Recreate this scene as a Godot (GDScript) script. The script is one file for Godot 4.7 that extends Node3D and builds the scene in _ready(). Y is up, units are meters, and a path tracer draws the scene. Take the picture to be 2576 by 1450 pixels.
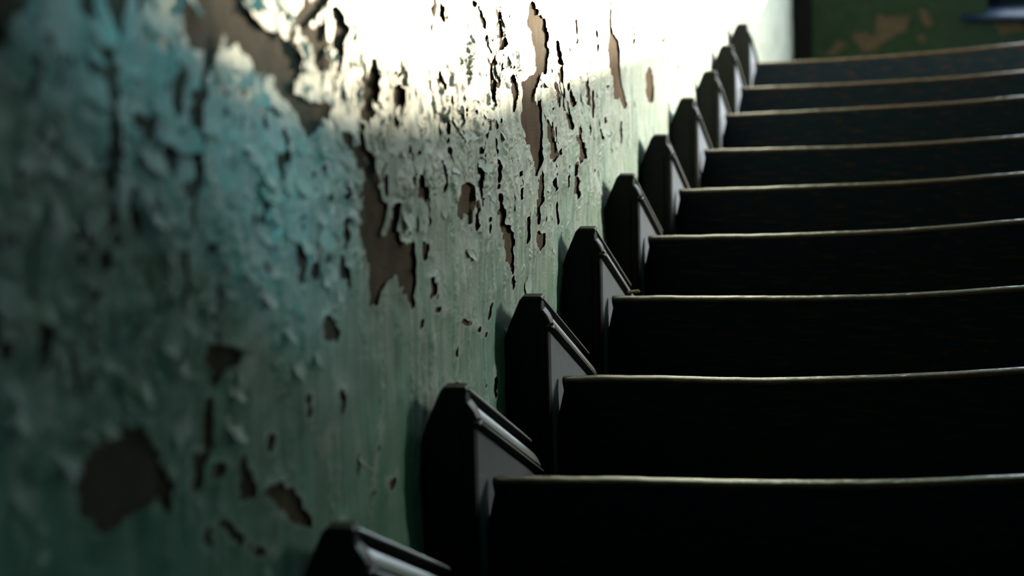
extends Node3D
# A row of old dark pews along a church wall whose pale green paint is peeling off in flakes.
# x runs from the left wall into the room, y is up, -z runs along the wall towards the far wall.

const FAR_Z := -15.1        # the far wall
const ROOM_W := 3.6         # to the right wall
const ROOM_H := 4.4
const NEAR_Z := 2.6
const SIDE_Z := -9.9     # middle of the window across the aisle
# bare patches on the side wall: pairs of (metres along the wall, height); then on the far wall: (metres from the corner, height)
const FLAKES := [[4.867, 1.297, 0.246, 0.0355, 0.0150], [4.766, 1.333, 0.179, 0.0308, 0.0090], [4.598, 1.301, 0.235, 0.0335, 0.0080], [4.715, 1.277, 0.318, 0.0233, 0.0130], [5.571, 1.279, 0.178, 0.0315, 0.0110], [5.480, 1.272, 0.150, 0.0284, 0.0100], [5.586, 1.233, 0.134, 0.0493, 0.0100], [5.246, 1.152, 0.207, 0.0259, 0.0070], [5.369, 1.110, 0.165, 0.0392, 0.0070], [5.586, 1.070, 0.151, 0.0407, 0.0070], [4.505, 1.258, 0.225, 0.0307, 0.0090], [4.366, 1.260, 0.143, 0.0318, 0.0080], [3.685, 1.405, 0.182, 0.0433, 0.0130], [3.127, 1.488, 0.096, 0.0202, 0.0150], [3.039, 1.501, 0.091, 0.0232, 0.0150], [3.310, 1.440, 0.086, 0.0171, 0.0130], [4.645, 1.110, 0.124, 0.0186, 0.0090], [4.956, 1.293, 0.176, 0.0350, 0.0080], [5.056, 1.254, 0.165, 0.0369, 0.0080], [5.155, 1.207, 0.171, 0.0364, 0.0080], [4.790, 1.225, 0.189, 0.0316, 0.0080], [4.305, 1.317, 0.166, 0.0355, 0.0090], [4.199, 1.292, 0.145, 0.0316, 0.0080], [4.018, 1.341, 0.173, 0.0284, 0.0100], [4.146, 1.363, 0.185, 0.0341, 0.0100], [3.878, 1.374, 0.161, 0.0301, 0.0110], [3.515, 1.350, 0.111, 0.0372, 0.0120], [3.222, 1.395, 0.111, 0.0341, 0.0120], [3.114, 1.433, 0.104, 0.0293, 0.0130], [3.038, 1.408, 0.099, 0.0357, 0.0120], [2.791, 1.476, 0.098, 0.0328, 0.0140], [2.653, 1.493, 0.063, 0.0250, 0.0140]]
const BARE := [
	[5.445, 1.409, 5.399, 1.399, 5.362, 1.379, 5.403, 1.359, 5.414, 1.294, 5.282, 1.290, 5.255, 1.256, 5.240, 1.229, 5.298, 1.197, 5.357, 1.162, 5.395, 1.125, 5.454, 1.135, 5.499, 1.195, 5.486, 1.256, 5.597, 1.284, 5.643, 1.314, 5.624, 1.368, 5.509, 1.381, 5.468, 1.408],
	[5.569, 1.199, 5.672, 1.186, 5.727, 1.126, 5.684, 1.121, 5.615, 1.132, 5.585, 1.162],
	[4.698, 1.468, 4.737, 1.454, 4.780, 1.437, 4.844, 1.416, 4.849, 1.392, 4.816, 1.404, 4.770, 1.426, 4.712, 1.451],
	[4.867, 1.371, 4.892, 1.363, 4.910, 1.340, 4.894, 1.322, 4.928, 1.288, 4.896, 1.284, 4.846, 1.300, 4.877, 1.326],
	[4.951, 1.213, 4.983, 1.186, 4.929, 1.192, 4.919, 1.208],
	[4.345, 1.489, 4.378, 1.477, 4.368, 1.462, 4.346, 1.434, 4.319, 1.437, 4.327, 1.467],
	[4.401, 1.385, 4.429, 1.376, 4.478, 1.343, 4.442, 1.349, 4.384, 1.369],
	[4.622, 1.210, 4.692, 1.195, 4.678, 1.161, 4.658, 1.141, 4.595, 1.170, 4.532, 1.171, 4.494, 1.214],
	[4.925, 1.166, 4.963, 1.146, 5.002, 1.103, 5.102, 1.073, 5.108, 1.055, 5.078, 1.022, 5.027, 1.034, 4.996, 1.070, 4.947, 1.110],
	[5.422, 1.036, 5.536, 1.013, 5.522, 0.998, 5.459, 0.995, 5.386, 1.019],
	[5.650, 1.096, 5.717, 1.068, 5.645, 1.071, 5.585, 1.093],
	[6.690, 1.346, 6.736, 1.328, 6.757, 1.260, 6.853, 1.233, 6.896, 1.183, 6.982, 1.121, 7.048, 1.087, 6.957, 1.086, 6.867, 1.118, 6.765, 1.124, 6.739, 1.163, 6.629, 1.237, 6.667, 1.267],
	[6.046, 1.116, 6.127, 1.104, 6.212, 1.068, 6.094, 1.078],
	[5.729, 1.271, 5.852, 1.235, 5.948, 1.196, 5.873, 1.212, 5.750, 1.252],
	[7.595, 1.127, 7.707, 1.095, 7.652, 1.034, 7.538, 1.048, 7.508, 1.109],
	[7.931, 1.157, 8.072, 1.163, 8.129, 1.151, 7.975, 1.146],
	[8.328, 1.090, 8.540, 1.046, 8.435, 1.048],
	[3.692, 1.360, 3.777, 1.350, 3.800, 1.322, 3.852, 1.307, 3.884, 1.280, 3.930, 1.262, 3.905, 1.230, 3.932, 1.222, 3.959, 1.256, 4.003, 1.253, 4.013, 1.221, 4.049, 1.197, 4.136, 1.188, 4.132, 1.145, 4.122, 1.109, 4.068, 1.128, 3.989, 1.170, 3.905, 1.163, 3.863, 1.150, 3.805, 1.161, 3.809, 1.201, 3.727, 1.254, 3.758, 1.281, 3.771, 1.312, 3.736, 1.338],
	[3.450, 1.266, 3.483, 1.247, 3.464, 1.239, 3.418, 1.251],
	[3.534, 1.197, 3.599, 1.161, 3.597, 1.151, 3.500, 1.167, 3.485, 1.187],
	[4.210, 1.179, 4.280, 1.170, 4.249, 1.152, 4.200, 1.159],
	[4.259, 1.129, 4.299, 1.117, 4.346, 1.085, 4.255, 1.102],
	[3.629, 1.282, 3.682, 1.281, 3.678, 1.258, 3.646, 1.249, 3.617, 1.271],
	[2.910, 1.576, 3.154, 1.562, 3.170, 1.545, 3.191, 1.538, 3.253, 1.522, 3.343, 1.502, 3.374, 1.500, 3.380, 1.508, 3.400, 1.522, 3.447, 1.531, 3.467, 1.543, 3.621, 1.533, 3.556, 1.516, 3.488, 1.510, 3.508, 1.502, 3.564, 1.506, 3.583, 1.506, 3.584, 1.484, 3.573, 1.448, 3.510, 1.460, 3.490, 1.479, 3.441, 1.494, 3.423, 1.504, 3.419, 1.510, 3.402, 1.512, 3.382, 1.495, 3.419, 1.480, 3.424, 1.459, 3.387, 1.458, 3.381, 1.449, 3.431, 1.435, 3.503, 1.422, 3.597, 1.416, 3.585, 1.399, 3.510, 1.406, 3.487, 1.395, 3.450, 1.390, 3.400, 1.422, 3.357, 1.433, 3.284, 1.458, 3.278, 1.468, 3.192, 1.482, 3.176, 1.493, 3.118, 1.513, 3.052, 1.515, 3.025, 1.528, 3.001, 1.519, 2.967, 1.495, 2.956, 1.481, 2.934, 1.476, 2.929, 1.406, 2.891, 1.393, 2.876, 1.415, 2.897, 1.466, 2.888, 1.488, 2.913, 1.487, 2.936, 1.508, 2.928, 1.521, 2.876, 1.532, 2.863, 1.564],
	[3.634, 1.519, 3.668, 1.516, 3.723, 1.483, 3.686, 1.472, 3.676, 1.443, 3.638, 1.443, 3.629, 1.459, 3.641, 1.489, 3.619, 1.516],
	[2.625, 1.597, 2.663, 1.591, 2.663, 1.575, 2.645, 1.522, 2.631, 1.492, 2.617, 1.439, 2.581, 1.439, 2.581, 1.472, 2.595, 1.511, 2.607, 1.570],
	[2.693, 1.491, 2.751, 1.483, 2.757, 1.468, 2.717, 1.465, 2.675, 1.481],
	[2.836, 1.513, 2.868, 1.510, 2.862, 1.473, 2.828, 1.474, 2.820, 1.490],
	[2.650, 1.427, 2.683, 1.428, 2.700, 1.406, 2.698, 1.393, 2.665, 1.404],
	[2.766, 1.455, 2.817, 1.453, 2.844, 1.430, 2.887, 1.404, 2.885, 1.393, 2.841, 1.413, 2.792, 1.439],
	[2.934, 1.262, 2.995, 1.249, 3.081, 1.229, 3.064, 1.216, 2.997, 1.224, 2.962, 1.218, 2.908, 1.226, 2.911, 1.242],
	[2.920, 1.215, 2.960, 1.206, 2.957, 1.186, 2.947, 1.165, 2.906, 1.174],
	[2.865, 1.174, 2.924, 1.164, 2.901, 1.143, 2.866, 1.137, 2.849, 1.155],
	[2.600, 1.250, 2.654, 1.238, 2.708, 1.216, 2.763, 1.176, 2.773, 1.163, 2.744, 1.144, 2.700, 1.165, 2.614, 1.172, 2.544, 1.172, 2.476, 1.202, 2.482, 1.237, 2.525, 1.248],
	[3.197, 1.126, 3.238, 1.116, 3.236, 1.102, 3.202, 1.107],
	[3.238, 1.070, 3.331, 1.043, 3.413, 0.986, 3.376, 0.994, 3.283, 1.023, 3.250, 1.037, 3.173, 1.076],
	[3.079, 1.131, 3.142, 1.090, 3.125, 1.075, 3.079, 1.087, 3.062, 1.119],
	[2.955, 1.093, 3.018, 1.080, 3.089, 1.042, 3.234, 0.995, 3.131, 1.021, 3.017, 1.064],
	[2.879, 1.100, 2.934, 1.089, 2.938, 1.071, 2.910, 1.077],
	[2.944, 1.149, 3.026, 1.129, 2.981, 1.126, 2.942, 1.136],
	[2.383, 1.376, 2.419, 1.367, 2.422, 1.355, 2.398, 1.322, 2.363, 1.328, 2.366, 1.352],
	[2.271, 1.371, 2.302, 1.365, 2.296, 1.351, 2.269, 1.354],
	[3.897, 0.942, 3.924, 0.928, 3.978, 0.926, 3.988, 0.910, 3.931, 0.916],
	[3.584, 1.103, 3.622, 1.093, 3.626, 1.067, 3.589, 1.072],
	[3.409, 1.129, 3.441, 1.119, 3.438, 1.098, 3.416, 1.102],
	[4.365, 0.983, 4.393, 0.977, 4.403, 0.967, 4.543, 0.938, 4.527, 0.936, 4.381, 0.966],
	[3.548, 1.264, 3.565, 1.253, 3.557, 1.233, 3.538, 1.236],
	[3.114, 1.354, 3.147, 1.352, 3.159, 1.340, 3.127, 1.340],
	[3.167, 1.301, 3.196, 1.299, 3.204, 1.284, 3.179, 1.276],
	[4.189, 1.268, 4.214, 1.260, 4.197, 1.237, 4.171, 1.243],
	[5.969, 1.093, 6.020, 1.080, 6.024, 1.029, 5.983, 1.026],
	[4.874, 0.900, 4.900, 0.893, 4.885, 0.857, 4.859, 0.864],
	[4.794, 1.400, 4.832, 1.398, 4.892, 1.362, 4.861, 1.364],
	[4.888, 1.289, 4.928, 1.285, 4.965, 1.210, 4.929, 1.214],
	[4.930, 1.195, 4.966, 1.191, 4.965, 1.158, 4.929, 1.162],
	[5.060, 1.029, 5.098, 1.024, 5.121, 0.987, 5.082, 0.988],
	[5.768, 1.321, 5.817, 1.317, 5.850, 1.259, 5.898, 1.206, 5.990, 1.140, 6.079, 1.109, 6.019, 1.113, 5.921, 1.153, 5.818, 1.219, 5.776, 1.265],
	[5.443, 1.124, 5.492, 1.119, 5.461, 1.069, 5.423, 1.076],
	[5.388, 1.125, 5.426, 1.121, 5.446, 1.046, 5.411, 1.036],
	[4.437, 1.294, 4.468, 1.285, 4.496, 1.249, 4.462, 1.247],
	[4.213, 1.255, 4.245, 1.246, 4.271, 1.197, 4.233, 1.193],
	[4.364, 1.272, 4.395, 1.266, 4.407, 1.227, 4.370, 1.220],
	[4.555, 1.326, 4.589, 1.319, 4.600, 1.292, 4.569, 1.292],
	[3.785, 1.347, 3.813, 1.339, 3.855, 1.293, 3.826, 1.281],
	[3.911, 1.300, 3.942, 1.294, 3.935, 1.273, 3.909, 1.274],
	[5.638, 1.265, 5.696, 1.255, 5.768, 1.218, 5.718, 1.213],
	[5.917, 1.241, 5.967, 1.231, 6.019, 1.186, 5.959, 1.185],
	[6.016, 1.060, 6.062, 1.050, 6.068, 1.008, 6.014, 1.011],
	[5.275, 1.082, 5.315, 1.072, 5.324, 1.034, 5.277, 1.034],
	[5.691, 1.056, 5.731, 1.047, 5.743, 1.006, 5.694, 1.009],
	[4.949, 1.436, 5.001, 1.420, 5.015, 1.396, 4.964, 1.416],
	[5.069, 1.381, 5.129, 1.368, 5.116, 1.351, 5.071, 1.364],
	[3.306, 1.418, 3.341, 1.416, 3.328, 1.382, 3.280, 1.380, 3.249, 1.391, 3.284, 1.404],
	[3.513, 1.366, 3.542, 1.343, 3.561, 1.314, 3.536, 1.308, 3.510, 1.338],
	[4.116, 1.282, 4.141, 1.274, 4.145, 1.243, 4.117, 1.244],
	[4.697, 1.176, 4.725, 1.167, 4.731, 1.129, 4.698, 1.131],
	[4.826, 1.134, 4.856, 1.127, 4.848, 1.108, 4.817, 1.109],
	[5.196, 1.159, 5.225, 1.152, 5.228, 1.111, 5.193, 1.113],
	[5.834, 1.100, 5.865, 1.093, 5.883, 1.053, 5.839, 1.055],
	[6.226, 1.227, 6.267, 1.216, 6.289, 1.177, 6.239, 1.178],
	[6.423, 1.302, 6.459, 1.292, 6.474, 1.245, 6.428, 1.245],
	[6.093, 1.339, 6.133, 1.330, 6.152, 1.285, 6.104, 1.285],
	[6.467, 1.123, 6.504, 1.114, 6.527, 1.070, 6.481, 1.071],
	[6.876, 1.075, 6.918, 1.066, 6.927, 1.020, 6.875, 1.022],
	[7.217, 1.246, 7.263, 1.236, 7.275, 1.199, 7.218, 1.200],
	[4.630, 1.117, 4.668, 1.105, 4.691, 1.091, 4.647, 1.098],
	[4.833, 1.022, 4.854, 1.016, 4.852, 0.981, 4.826, 0.982],
	[4.513, 1.034, 4.708, 0.995, 4.810, 0.964, 4.788, 0.963, 4.686, 0.993, 4.512, 1.030],
	[4.283, 1.086, 4.405, 1.063, 4.458, 1.049, 4.396, 1.059, 4.282, 1.082],
]
const FAR_BARE := [
	[0.257, 0.645, 0.318, 0.653, 0.362, 0.626, 0.372, 0.732, 0.433, 0.719, 0.512, 0.722, 0.503, 0.660, 0.388, 0.600, 0.379, 0.573, 0.309, 0.569],
	[0.564, 0.756, 0.599, 0.738, 0.617, 0.685, 0.590, 0.668, 0.569, 0.703],
	[0.150, 0.558, 0.204, 0.611, 0.239, 0.601, 0.186, 0.549],
	[0.546, 0.636, 0.581, 0.632, 0.581, 0.611, 0.551, 0.612],
	[0.887, 0.681, 0.991, 0.689, 1.019, 0.653, 0.922, 0.637],
]

# each pew: distance of its bench end, height of the end's top, then pairs (x, height) along the sagging top of its back
const PEWS := [
	[3.329, 1.004, 0.07, 0.866, 0.4, 0.864, 0.8, 0.872],
	[4.160, 1.0015, 0.079, 0.8668, 0.162, 0.8672, 0.265, 0.8662, 0.367, 0.8636, 0.52, 0.8632, 0.621, 0.8654, 0.76, 0.8716],
	[4.981, 0.9933, 0.081, 0.8556, 0.161, 0.857, 0.253, 0.8552, 0.374, 0.8526, 0.495, 0.8552, 0.615, 0.8595, 0.779, 0.8692],
	[5.777, 0.9925, 0.079, 0.8606, 0.191, 0.8603, 0.331, 0.8592, 0.436, 0.8598, 0.609, 0.8645, 0.798, 0.8766],
	[6.529, 0.999, 0.07, 0.868, 0.291, 0.8698, 0.448, 0.8745, 0.603, 0.8815, 0.816, 0.8976],
	[7.335, 0.9935, 0.071, 0.865, 0.248, 0.8691, 0.423, 0.8745, 0.597, 0.8815, 0.836, 0.8982],
	[8.151, 0.9993, 0.072, 0.8664, 0.204, 0.8685, 0.398, 0.8722, 0.591, 0.8795, 0.855, 0.8955],
	[8.972, 0.9957, 0.072, 0.8741, 0.266, 0.8818, 0.479, 0.8916, 0.69, 0.9025, 0.875, 0.9163],
	[9.697, 1.0089, 0.07, 0.8819, 0.236, 0.887, 0.465, 0.896, 0.693, 0.9073, 0.892, 0.9222],
	[10.461, 1.0181, 0.07, 0.8926, 0.204, 0.8973, 0.451, 0.9093, 0.696, 0.9261, 0.91, 0.9443]]
const PEW_LABELS := [
	"nearest dark pew, only its blurred bench end top showing at the picture's bottom edge",
	"second nearest dark pew, its bench end with bright moulding beside the hook-shaped paint chip",
	"third nearest dark pew, its backrest top edge frayed and brown beside the bench end",
	"fourth nearest dark pew, a pale splinter lying where its moulding meets the backrest",
	"fifth nearest dark pew, with a bright chipped spot low on the bench end post",
	"sixth nearest dark pew, its bench end standing between the chipped one and five smaller ones",
	"fifth dark pew counted from the far end of the row, blurred against the pale wall",
	"fourth dark pew counted from the far end of the row, against the brightest wall",
	"third dark pew counted from the far end of the row, its bench end blurred",
	"second dark pew counted from the far end of the row, its bench end blurred"]

var mats := {}


func _ready() -> void:
	setup_view()
	setup_light()
	make_materials()
	room()
	left_wall()
	far_wall()
	corner_strip()
	window_far()
	window_side()
	pews()


# ---------------------------------------------------------------- camera, sky, light

func setup_view() -> void:
	var cam := Camera3D.new()
	cam.name = "camera"
	cam.position = Vector3(0.65747, 1.74411, 0)
	cam.rotation_order = EULER_ORDER_YXZ
	cam.rotation = Vector3(-0.1459219, 0.12805132, -0.022)
	var at := CameraAttributesPhysical.new()
	at.frustum_focal_length = 12.0 * 8500.0 / 725.0
	at.exposure_aperture = at.frustum_focal_length / 20.0    # a lens opening of 20 mm
	at.frustum_focus_distance = 5.45
	at.frustum_near = 0.05
	at.frustum_far = 200.0
	cam.attributes = at
	add_child(cam)
	cam.current = true
	var env := Environment.new()
	env.background_mode = Environment.BG_COLOR      # an even, bright, overcast sky
	env.background_color = Color(0.93, 0.96, 0.98)
	env.background_energy_multiplier = 1.4
	env.tonemap_mode = Environment.TONE_MAPPER_LINEAR
	env.tonemap_exposure = 1.0
	env.sdfgi_enabled = true
	env.ssao_enabled = true
	env.ssil_enabled = true
	var we := WorldEnvironment.new()
	we.name = "world_environment"
	we.environment = env
	add_child(we)


func setup_light() -> void:
	# the low sun, thrown back by a bright wet yard outside, through the far window along the wall
	var sp := SpotLight3D.new()
	sp.name = "reflected_sun"
	sp.position = Vector3(4.5, 0.30, -25.0)
	sp.light_color = Color(1.0, 0.94, 0.80)
	sp.light_energy = 1900.0
	sp.light_size = 0.07
	sp.spot_range = 60.0
	sp.spot_attenuation = 2.0
	sp.spot_angle = 14.0
	sp.spot_angle_attenuation = 0.2
	sp.shadow_enabled = true
	add_child(sp)
	sp.look_at_from_position(sp.position, Vector3(1.7, 1.4, FAR_Z))
	# skylight in the two window openings
	area_light("far_window_skylight", Vector3(1.69, 1.85, FAR_Z - 0.12), Vector2(1.55, 2.1), Vector3(1.69, 1.6, 0), Color(0.87, 0.95, 1.0), 2.7)
	area_light("side_window_skylight", Vector3(ROOM_W + 0.65, 2.25, SIDE_Z), Vector2(1.15, 1.7), Vector3(0, 1.35, SIDE_Z), Color(1.0, 0.99, 0.93), 38.0)
	area_light("doorway_fill", Vector3(2.65, 1.05, NEAR_Z + 0.12), Vector2(0.9, 2.0), Vector3(2.65, 1.05, 0), Color(0.30, 0.82, 1.0), 0.3)  # added dim fill for the pew backs, from a made-up doorway
	# added blue fill, slanting in through a made-up high window behind the viewer
	var sk := SpotLight3D.new()
	sk.name = "added_blue_fill"
	sk.light_color = Color(0.58, 0.90, 1.0)
	sk.light_energy = 270.0
	sk.light_size = 0.22
	sk.spot_range = 60.0
	sk.spot_attenuation = 2.0
	sk.spot_angle = 8.0
	sk.spot_angle_attenuation = 0.2
	sk.shadow_enabled = true
	add_child(sk)
	sk.look_at_from_position(Vector3(7.6, 7.7, 14.0), Vector3(2.57, 3.78, NEAR_Z))


func area_light(called: String, at: Vector3, size: Vector2, towards: Vector3, c: Color, energy: float) -> void:
	var a := AreaLight3D.new()
	a.name = called
	a.area_size = size
	a.light_color = c
	a.light_energy = energy
	a.area_normalize_energy = false
	a.area_range = 40.0
	a.area_attenuation = 2.0
	a.shadow_enabled = true
	add_child(a)
	var flat := Vector3(towards.x - at.x, 0, towards.z - at.z)
	if absf(flat.x) > absf(flat.z):
		flat = Vector3(signf(flat.x), 0, 0)
	else:
		flat = Vector3(0, 0, signf(flat.z))
	a.look_at_from_position(at, at + flat)


# ---------------------------------------------------------------- materials

func noise(seed_: int, freq: float, octaves := 3) -> FastNoiseLite:
	var n := FastNoiseLite.new()
	n.seed = seed_
	n.noise_type = FastNoiseLite.TYPE_SIMPLEX_SMOOTH
	n.frequency = freq
	n.fractal_octaves = octaves
	n.fractal_type = FastNoiseLite.FRACTAL_FBM if octaves > 1 else FastNoiseLite.FRACTAL_NONE
	return n


func noise_texture(seed_: int, freq: float, octaves: int, dark: Color, light: Color, as_normal := false, bump := 4.0) -> NoiseTexture2D:
	var t := NoiseTexture2D.new()
	t.width = 512
	t.height = 512
	t.seamless = true
	t.noise = noise(seed_, freq, octaves)
	if as_normal:
		t.as_normal_map = true
		t.bump_strength = bump
	else:
		var g := Gradient.new()
		g.set_color(0, dark)
		g.set_color(1, light)
		t.color_ramp = g
	return t


func wood(called: String, dark: Color, light: Color, rough: float, scale: Vector3, bump := 0.5) -> StandardMaterial3D:
	var m := StandardMaterial3D.new()
	m.resource_name = called
	m.albedo_texture = noise_texture(called.hash() % 1000, 0.02, 4, dark, light)
	m.roughness = rough
	m.metallic_specular = 0.5
	if bump > 0.0:
		m.normal_enabled = true
		m.normal_texture = noise_texture(called.hash() % 1000 + 7, 0.03, 4, dark, light, true, 3.0)
		m.normal_scale = bump
	m.uv1_triplanar = true
	m.uv1_scale = scale
	mats[called] = m
	return m


func make_materials() -> void:
	var p := StandardMaterial3D.new()
	p.resource_name = "paint"
	p.vertex_color_use_as_albedo = true
	p.roughness = 0.62
	p.metallic_specular = 0.4
	p.normal_enabled = true
	p.normal_texture = noise_texture(91, 0.05, 4, Color.BLACK, Color.WHITE, true, 3.0)
	p.normal_scale = 0.35
	p.uv1_triplanar = true
	p.uv1_scale = Vector3(5, 5, 5)
	mats.paint = p
	var b := StandardMaterial3D.new()
	b.resource_name = "bare_plaster"
	b.vertex_color_use_as_albedo = true
	b.roughness = 0.95
	b.metallic_specular = 0.15
	b.normal_enabled = true
	b.normal_texture = noise_texture(92, 0.06, 5, Color.BLACK, Color.WHITE, true, 6.0)
	b.normal_scale = 0.8
	b.uv1_triplanar = true
	b.uv1_scale = Vector3(6, 6, 6)
	mats.bare = b
	var g := StandardMaterial3D.new()
	g.resource_name = "room_paint"
	g.albedo_texture = noise_texture(93, 0.012, 4, Color(0.11, 0.25, 0.22), Color(0.18, 0.33, 0.29))
	g.roughness = 0.85
	g.uv1_triplanar = true
	g.uv1_scale = Vector3(0.5, 0.5, 0.5)
	mats.room = g
	var f := StandardMaterial3D.new()
	f.resource_name = "floor_boards"
	f.albedo_texture = noise_texture(94, 0.02, 4, Color(0.07, 0.06, 0.05), Color(0.13, 0.11, 0.09))
	f.roughness = 0.7
	f.uv1_triplanar = true
	f.uv1_scale = Vector3(3, 3, 0.4)
	mats.floor = f
	var bp := StandardMaterial3D.new()
	bp.resource_name = "plain_plaster"
	bp.albedo_texture = noise_texture(96, 0.03, 4, Color(0.33, 0.27, 0.21), Color(0.46, 0.38, 0.31))
	bp.roughness = 0.95
	bp.uv1_triplanar = true
	bp.uv1_scale = Vector3(2, 2, 2)
	mats.bare_plain = bp
	var pp := StandardMaterial3D.new()
	pp.resource_name = "plain_paint"
	pp.albedo_texture = noise_texture(97, 0.02, 4, Color(0.72, 0.80, 0.74), Color(0.82, 0.87, 0.83))
	pp.roughness = 0.7
	pp.uv1_triplanar = true
	mats.plain_paint = pp
	var fp := StandardMaterial3D.new()
	fp.resource_name = "far_paint"
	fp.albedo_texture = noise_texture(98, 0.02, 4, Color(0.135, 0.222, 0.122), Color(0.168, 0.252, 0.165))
	fp.roughness = 0.7
	fp.uv1_triplanar = true
	mats.far_paint = fp
	wood("pew_wood", Color(0.05, 0.095, 0.125), Color(0.09, 0.13, 0.155), 0.6, Vector3(1.2, 9, 9), 0.0)
	mats.pew_wood.metallic_specular = 0.2
	var specks: Gradient = mats.pew_wood.albedo_texture.color_ramp     # rare brown specks where the varnish is gone
	specks.add_point(0.70, Color(0.08, 0.12, 0.145))
	specks.add_point(0.80, Color(0.24, 0.15, 0.085))
	wood("pew_end_wood", Color(0.05, 0.062, 0.058), Color(0.095, 0.10, 0.09), 0.5, Vector3(14, 1.2, 14))
	mats.pew_end_wood.metallic_specular = 0.28
	wood("pew_panel_wood", Color(0.46, 0.49, 0.54), Color(0.57, 0.59, 0.64), 0.5, Vector3(10, 1.2, 10))
	wood("moulding_wood", Color(0.03, 0.035, 0.035), Color(0.06, 0.06, 0.055), 0.5, Vector3(14, 14, 1.2), 0.15)  # near-black, so the shade of the hollows is painted in
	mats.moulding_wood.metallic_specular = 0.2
	wood("rubbed_wood", Color(0.58, 0.57, 0.55), Color(0.74, 0.73, 0.70), 0.34, Vector3(14, 14, 1.2), 0.15)  # pale tone of the moulding ridges; their brightness is painted in
	wood("worn_wood", Color(0.17, 0.125, 0.085), Color(0.31, 0.235, 0.165), 0.27, Vector3(2, 20, 20))
	wood("splinter_wood", Color(0.55, 0.42, 0.33), Color(0.68, 0.55, 0.45), 0.6, Vector3(10, 10, 10))
	var s := StandardMaterial3D.new()
	s.resource_name = "blue_paint"
	s.albedo_texture = noise_texture(95, 0.02, 3, Color(0.07, 0.13, 0.21), Color(0.11, 0.18, 0.27))
	s.roughness = 0.5
	s.uv1_triplanar = true
	s.metallic_specular = 0.25
	mats.blue = s
	var w := StandardMaterial3D.new()
	w.resource_name = "window_glass"
	w.albedo_color = Color(1, 1, 1, 0.04)
	w.transparency = BaseMaterial3D.TRANSPARENCY_ALPHA
	w.roughness = 0.02
	mats.glass = w


# ---------------------------------------------------------------- mesh helpers

func put(called: String, mesh: Mesh, m: Material, parent: Node = self) -> MeshInstance3D:
	var o := MeshInstance3D.new()
	o.name = called
	o.mesh = mesh
	o.material_override = m
	o.cast_shadow = GeometryInstance3D.SHADOW_CASTING_SETTING_ON
	parent.add_child(o, true)
	return o


func structure(o: Node3D, label: String, category: String) -> void:
	o.set_meta("kind", "structure")
	o.set_meta("label", label)
	o.set_meta("category", category)


func quad(st: SurfaceTool, a: Vector3, b: Vector3, c: Vector3, d: Vector3) -> void:
	for v in [a, b, c, a, c, d]:
		st.add_vertex(v)


func add_box(st: SurfaceTool, lo: Vector3, hi: Vector3, ch := 0.0) -> void:
	# a box with chamfered edges all round
	var c := (lo + hi) / 2
	var h := (hi - lo) / 2
	var k := minf(ch, minf(h.x, minf(h.y, h.z)) * 0.9)
	var axes := [Vector3.RIGHT, Vector3.UP, Vector3.BACK]
	for i in 3:
		for sgn in [-1.0, 1.0]:
			var n: Vector3 = axes[i] * sgn
			var u: Vector3 = axes[(i + 1) % 3]
			var v: Vector3 = axes[(i + 2) % 3]
			var o: Vector3 = c + n * h[i]
			var hu: float = h[(i + 1) % 3] - k
			var hv: float = h[(i + 2) % 3] - k
			face(st, [o - u * hu - v * hv, o + u * hu - v * hv, o + u * hu + v * hv, o - u * hu + v * hv], n)
			if k > 0.0:
				for su in [-1.0, 1.0]:   # the edge bevel towards u, each made once
					var e: Vector3 = c + n * (h[i] - k) + u * su * h[(i + 1) % 3]
					var p: Vector3 = c + n * h[i] + u * su * hu
					face(st, [p - v * hv, p + v * hv, e + v * hv, e - v * hv], n + u * su)
					for sv in [-1.0, 1.0]:
						if i == 0:
							face(st, [p + v * sv * hv, e + v * sv * hv, c + n * (h.x - k) + u * su * hu + v * sv * h.z], n + u * su + v * sv)


func face(st: SurfaceTool, pts: Array, n: Vector3) -> void:
	var up: Vector3 = (pts[1] - pts[0]).cross(pts[2] - pts[0])
	var q := pts.duplicate()
	if up.dot(n) > 0:      # clockwise from the front
		q.reverse()
	for i in range(1, q.size() - 1):
		st.add_vertex(q[0])
		st.add_vertex(q[i])
		st.add_vertex(q[i + 1])


func begin() -> SurfaceTool:
	var st := SurfaceTool.new()
	st.begin(Mesh.PRIMITIVE_TRIANGLES)
	st.set_smooth_group(-1)
	return st


func done(st: SurfaceTool) -> ArrayMesh:
	st.generate_normals()
	return st.commit()


func box(lo: Vector3, hi: Vector3, ch := 0.0) -> ArrayMesh:
	var st := begin()
	add_box(st, lo, hi, ch)
	return done(st)


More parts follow.
